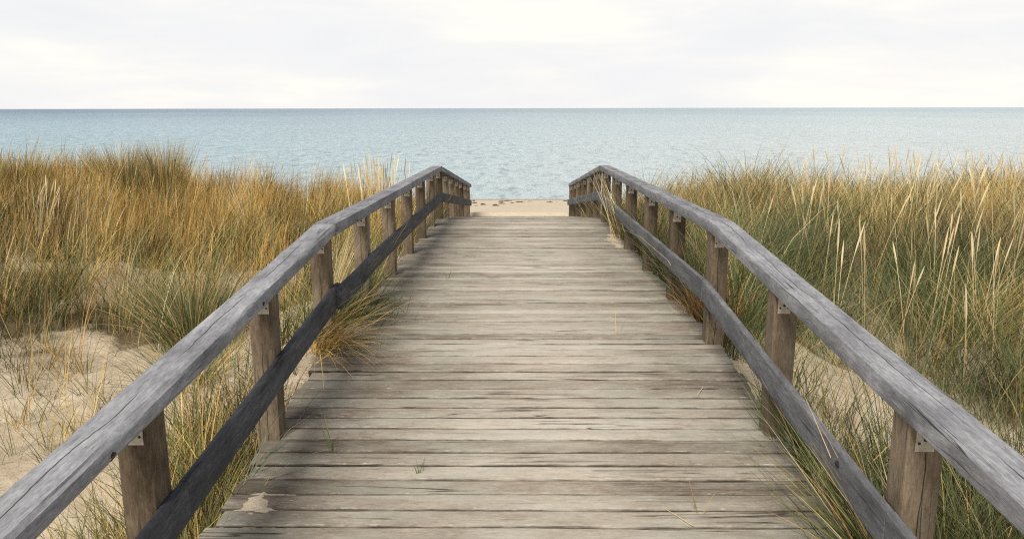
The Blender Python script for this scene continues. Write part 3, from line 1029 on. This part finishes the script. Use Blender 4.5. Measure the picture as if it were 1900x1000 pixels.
tuft('grey green blades arching over the planks from beneath the left railing', (-1.20, 2.95, dz_(2.95) - 0.16), 18, (0.40, 0.62), (0.004, 0.007), (0.3, 0.8), (0.6, 1.3), [BLUEG, GREEN], [3, 1], 0.06, az=0.2, azs=0.5)
tuft('bushy green tuft on the left dune ridge just left of the tallest tuft', (-6.25, 12.2), 700, (0.80, 1.15), (0.005, 0.008), (0.0, 0.30), (0.1, 0.6), [GREEN, TAN, GOLD, DKGRN], [3, 3, 2, 2], 0.16)
tuft('tall bushy grass tuft standing highest on the left dune ridge', (-5.60, 12.2), 700, (0.90, 1.30), (0.005, 0.008), (0.0, 0.24), (0.1, 0.5), [GREEN, TAN, GOLD, STRAW, DKGRN], [2.5, 3, 3, 1, 1.5], 0.14)
tuft('dark green clump on the dune ridge at the left picture edge', (-8.1, 12.4), 520, (0.55, 0.85), (0.005, 0.008), (0.05, 0.5), (0.1, 0.7), [GREEN, DKGRN, TAN], [4, 4, 2], 0.30)
tuft('dense pale stalks with seed heads behind the far left handrail', (-1.95, 10.6), 60, (0.85, 1.25), (0.006, 0.009), (0.0, 0.12), (0.0, 0.15), [PALE, STRAW, GOLD], [4, 3, 1], 0.26, seed=True, headlen=0.22)
tuft('pale straw fan on the rusty slope of the left dune', (-5.7, 9.0), 46, (0.75, 1.05), (0.004, 0.006), (0.05, 0.30), (0.05, 0.3), [STRAW, PALE], [3, 2], 0.10, az=0.15, azs=0.6, seed=True)
tuft('straw stalks leaning left on the golden slope beside the far left posts', (-3.7, 10.6), 40, (0.7, 1.0), (0.005, 0.007), (0.1, 0.45), (0.05, 0.4), [STRAW, GOLD], [3, 2], 0.12, az=2.8, azs=0.4)
tuft('bent straw stalks crossing in front of the far right handrail', (1.22, 8.95, dz_(8.95) - 0.1), 16, (0.80, 1.05), (0.006, 0.009), (0.1, 0.34), (0.0, 0.3), [STRAW, GOLD, PALE], [3, 2, 1], 0.06, az=2.9, azs=0.45)
tuft('rusty orange dry tuft beside the planks under the right lower rail', (1.34, 5.35), 130, (0.22, 0.42), (0.004, 0.006), (0.05, 0.5), (0.1, 0.6), [(0.40, 0.17, 0.05), DEAD, GOLD], [4, 2, 1.5], 0.12)
tuft('long green and straw tuft sprawling onto the planks beside the near right post', (1.30, 2.42, dz_(2.42) - 0.12), 190, (0.40, 0.80), (0.004, 0.006), (0.15, 0.85), (0.1, 0.8), [GREEN, DKGRN, STRAW, GOLD], [4, 3, 2.6, 2], 0.06, az=2.3, azs=0.55)
tuft('green blades reaching over the planks at the second right post', (1.30, 3.30, dz_(3.3) - 0.14), 90, (0.30, 0.62), (0.004, 0.006), (0.1, 0.7), (0.1, 0.8), [GREEN, DKGRN, BLUEG, STRAW], [4, 3, 2, 1], 0.06, az=2.2, azs=0.6)
tuft('dark blue green clump of reedy grass behind the right handrail bend', (2.35, 7.2), 420, (0.55, 0.90), (0.005, 0.007), (0.02, 0.5), (0.1, 0.6), [DKGRN, (0.05, 0.085, 0.06), BLUEG], [4, 3, 2], 0.24)
tuft('dark hollow clump of drooping straw grass near the right picture edge', (3.75, 6.0), 300, (0.55, 0.95), (0.004, 0.006), (0.2, 0.8), (0.4, 1.2), [TAN, STRAW, GOLD, GREEN], [3, 2, 2, 2], 0.12, az=0.4, azs=0.9)

# seed-headed stalks one by one on the right dune
stalk_spots = []


def stalk(x, y, L, tilt, az, curl, label, group, headlen=0.2, col=PALE, wd=0.0055):
    z = float(ground(x, y)) - 0.02
    P = np.array([[x, y, z]])
    c = np.array([col]) * rng.normal(1, 0.06)
    a1 = [np.array([v]) for v in (L, wd, az, tilt, curl)]
    p1 = blades(P, a1[0], a1[1], a1[2], a1[3], a1[4], np.array([STRAW]) * rng.normal(1, 0.08), c, seed_head=True, headlen=headlen)
    p2 = blades(P, a1[0], a1[1], a1[2], a1[3], a1[4], np.array([STRAW]), c, seed_head=True, headlen=headlen)
    o = grass_obj('grass_stalk', [p1, p2], (x, y, z))
    return tag(o, label, 'grass stalk', group)


G1 = 'pale seed stalks standing in the grass right of the boardwalk'
lab = 'pale straw stalk with a seed head rising from the grass right of the boardwalk'
for i in range(210):
    y = rng.uniform(5.4, 11.5)
    fx = rng.beta(2.4, 1.0)
    x = y * (0.20 + 0.52 * fx) + 0.2
    L = rng.uniform(0.78, 1.15)
    stalk(x, y, L, rng.uniform(0.0, 0.17), rng.choice([0.0, math.pi]) + rng.normal(0, 0.7), rng.uniform(0.0, 0.30), lab, G1, rng.uniform(0.18, 0.28), PALE, 0.0062 * max(0.9, y / 8))
stalk(3.05, 5.05, 0.78, 0.03, 2.9, 0.1, 'single pale seed stalk standing alone in the low grass at the right picture edge', None, 0.36, (0.80, 0.72, 0.48), 0.007)
G2 = 'thin seed stalks standing against the water left of the boardwalk'
lab = 'thin pale seed stalk on the left dune ridge standing against the water'
for i in range(42):
    x = -rng.uniform(1.8, 8.5)
    stalk(x, rng.uniform(11.0, 13.4), rng.uniform(0.7, 1.05), rng.uniform(0.0, 0.15), rng.normal(0.2, 0.8), rng.uniform(0, 0.3), lab, G2, rng.uniform(0.15, 0.22), (0.68, 0.56, 0.40), 0.0062)

# ------------------------------------------------------------------ small things
# sand blown onto the planks
def sand_drift(label, cx, cy, rx, ry, h):
    n = 46
    u = np.linspace(-1.25, 1.25, n)
    U, Vv = np.meshgrid(u, u)
    x, y = cx + U * rx, cy + Vv * ry
    rr = np.sqrt(U ** 2 + Vv ** 2) + 1.0 * (fnoise(x, y, 0.16, 63, 3) - 0.5) + 0.45 * (fnoise(x, y, 0.03, 69, 2) - 0.5)
    hh = (h + 0.006) * (1 - sstep(0.1, 1.0, rr)) - 0.006 + 0.004 * (fnoise(x, y, 0.03, 66, 2) - 0.5)
    V = np.stack([x, y, deckz(y) + hh], -1).reshape(-1, 3)
    idx = np.arange(n * n).reshape(n, n)
    Qd = np.stack([idx[:-1, :-1], idx[:-1, 1:], idx[1:, 1:], idx[1:, :-1]], -1).reshape(-1, 4)
    Qd = Qd[(hh.ravel()[Qd] > -0.0055).any(1) & (x.ravel()[Qd] > XL + 0.03).all(1) & (x.ravel()[Qd] < XR - 0.03).all(1)]
    use, inv = np.unique(Qd, return_inverse=True)
    o = quad_mesh('sand_drift', V[use], inv.reshape(-1, 4), M_sand, smooth=True)
    return kind(o, 'stuff', label, 'sand')


sand_drift('small drift of pale sand on the planks beside the near left post', -1.04, 2.80, 0.11, 0.12, 0.005)
sand_drift('strip of sand on the planks by the far right posts', 1.12, 8.7, 0.12, 0.9, 0.007)

# dark litter on the bare sand
parts = []
n = 1800
px = np.concatenate([rng.uniform(-5.5, -1.3, n // 2), rng.uniform(1.35, 4.5, n // 2)])
py = rng.uniform(2.2, 7.0, n)
P = np.stack([px, py, ground(px, py) + 0.03], -1)
parts.append(blades(P, rng.uniform(0.02, 0.12, n), rng.uniform(0.004, 0.009, n), rng.uniform(0, 6.28, n), rng.uniform(1.3, 1.65, n), rng.uniform(-0.4, 0.5, n), pick([DEAD, (0.07, 0.045, 0.03), TAN], [2, 3, 1.5], n)))
kind(grass_obj('twig_litter', parts), 'stuff', 'dark bits of twig and dead leaf strewn on the bare sand', 'litter')

# short shoots and straws between the planks
for i, (x, y, L, c, lb) in enumerate([
        (-0.42, 3.05, 0.10, GREEN, 'tiny green sprout in a plank gap left of the middle of the boardwalk'),
        (-0.83, 3.22, 0.24, GREEN, 'upright dark green blades in a plank gap near the second left post'),
        (0.62, 4.75, 0.25, TAN, 'lone thin straw standing in a plank gap on the right half'),
        (0.70, 2.75, 0.17, TAN, 'short dry straw standing between planks near the right foreground grass'),
        (0.98, 2.45, 0.16, STRAW, 'pair of dry straws in a plank gap at the lower right'),
        (-0.62, 6.6, 0.16, GREEN, 'faint green shoots on the planks near the middle left posts')]):
    tuft(lb, (x, y, dz_(y) - 0.01), 5 if 'lone' not in lb else 2, (L * 0.6, L), (0.003, 0.0045), (0.05, 0.4), (0.0, 0.5), [c], [1], 0.02, name='grass_sprout', cat='grass sprout')


def straw(x, y, L, az, label):
    P = np.array([[x, y, dz_(y) + 0.006]])
    p = blades(P, np.array([L]), np.array([0.005]), np.array([az]), np.array([1.50]), np.array([0.06]), np.array([STRAW]), np.array([PALE]))
    return tag(grass_obj('fallen_straw', [p], tuple(P[0])), label, 'straw')


straw(-0.44, 3.55, 0.10, 0.15, 'short yellow straw lying on the planks left of the middle')
straw(0.98, 3.9, 0.16, -2.0, 'pale straw lying on the planks near the second right post')
straw(0.66, 2.66, 0.16, 2.2, 'pale straw lying on the planks in the right foreground')


# seaweed line at the water's edge
def weed(x, y, w, h, label, seed_):
    rs = np.random.default_rng(seed_)
    V, F = [], []
    n, m_ = 12, 6
    z = float(ground(x, y))
    for k in range(m_ + 1):
        ph = math.pi / 2 * k / m_
        for j in range(n):
            a = 2 * math.pi * j / n
            q = 1 + rs.uniform(-0.35, 0.35)
            V.append((x + w * q * math.cos(ph) * math.cos(a), y + 0.25 * w * q * math.cos(ph) * math.sin(a), z - 0.02 + h * q * math.sin(ph)))
    for k in range(m_):
        for j in range(n):
            F.append((k * n + j, k * n + (j + 1) % n, (k + 1) * n + (j + 1) % n, (k + 1) * n + j))
    F.append(tuple(m_ * n + j for j in range(n)))
    return tag(link_mesh('seaweed_clump', V, F, M_weed, None, (x, y, z)), label, 'seaweed', 'seaweed clumps along the waterline')


lab_w = 'small dark clump of dry seaweed on the beach sand near the waterline'
for i in range(34):
    y = 24.3 + rng.normal(0, 0.35)
    weed(rng.uniform(-4.0, 4.0), y, rng.uniform(0.05, 0.20), rng.uniform(0.02, 0.055), lab_w, 100 + i)
for i in range(10):
    weed(rng.uniform(-2.5, 2.5), rng.uniform(20.5, 23.5), rng.uniform(0.05, 0.12), rng.uniform(0.03, 0.06), lab_w, 200 + i)

# one bird, a speck in the sky
bd = Vector((-8.1, 60, 17.9))
V = [(0, -0.22, 0), (0.05, 0, 0.05), (0, 0.25, 0), (-0.05, 0, 0.05), (0, 0, -0.05),
     (0.30, 0.02, 0.16), (0.62, -0.10, 0.10), (-0.30, 0.02, 0.16), (-0.62, -0.10, 0.10), (0.05, 0.10, 0.03), (-0.05, 0.10, 0.03)]
F = [(0, 1, 3), (1, 2, 3), (0, 4, 1), (1, 4, 2), (2, 4, 3), (3, 4, 0), (1, 5, 9), (5, 6, 9), (3, 10, 7), (7, 10, 8)]
tag(link_mesh('bird', [tuple(Vector(v) + bd) for v in V], F, M_bird, None, tuple(bd)), 'tiny dark bird flying high in the pale sky', 'bird')

for o in bpy.data.objects:
    if '_at' in o:
        del o['_at']
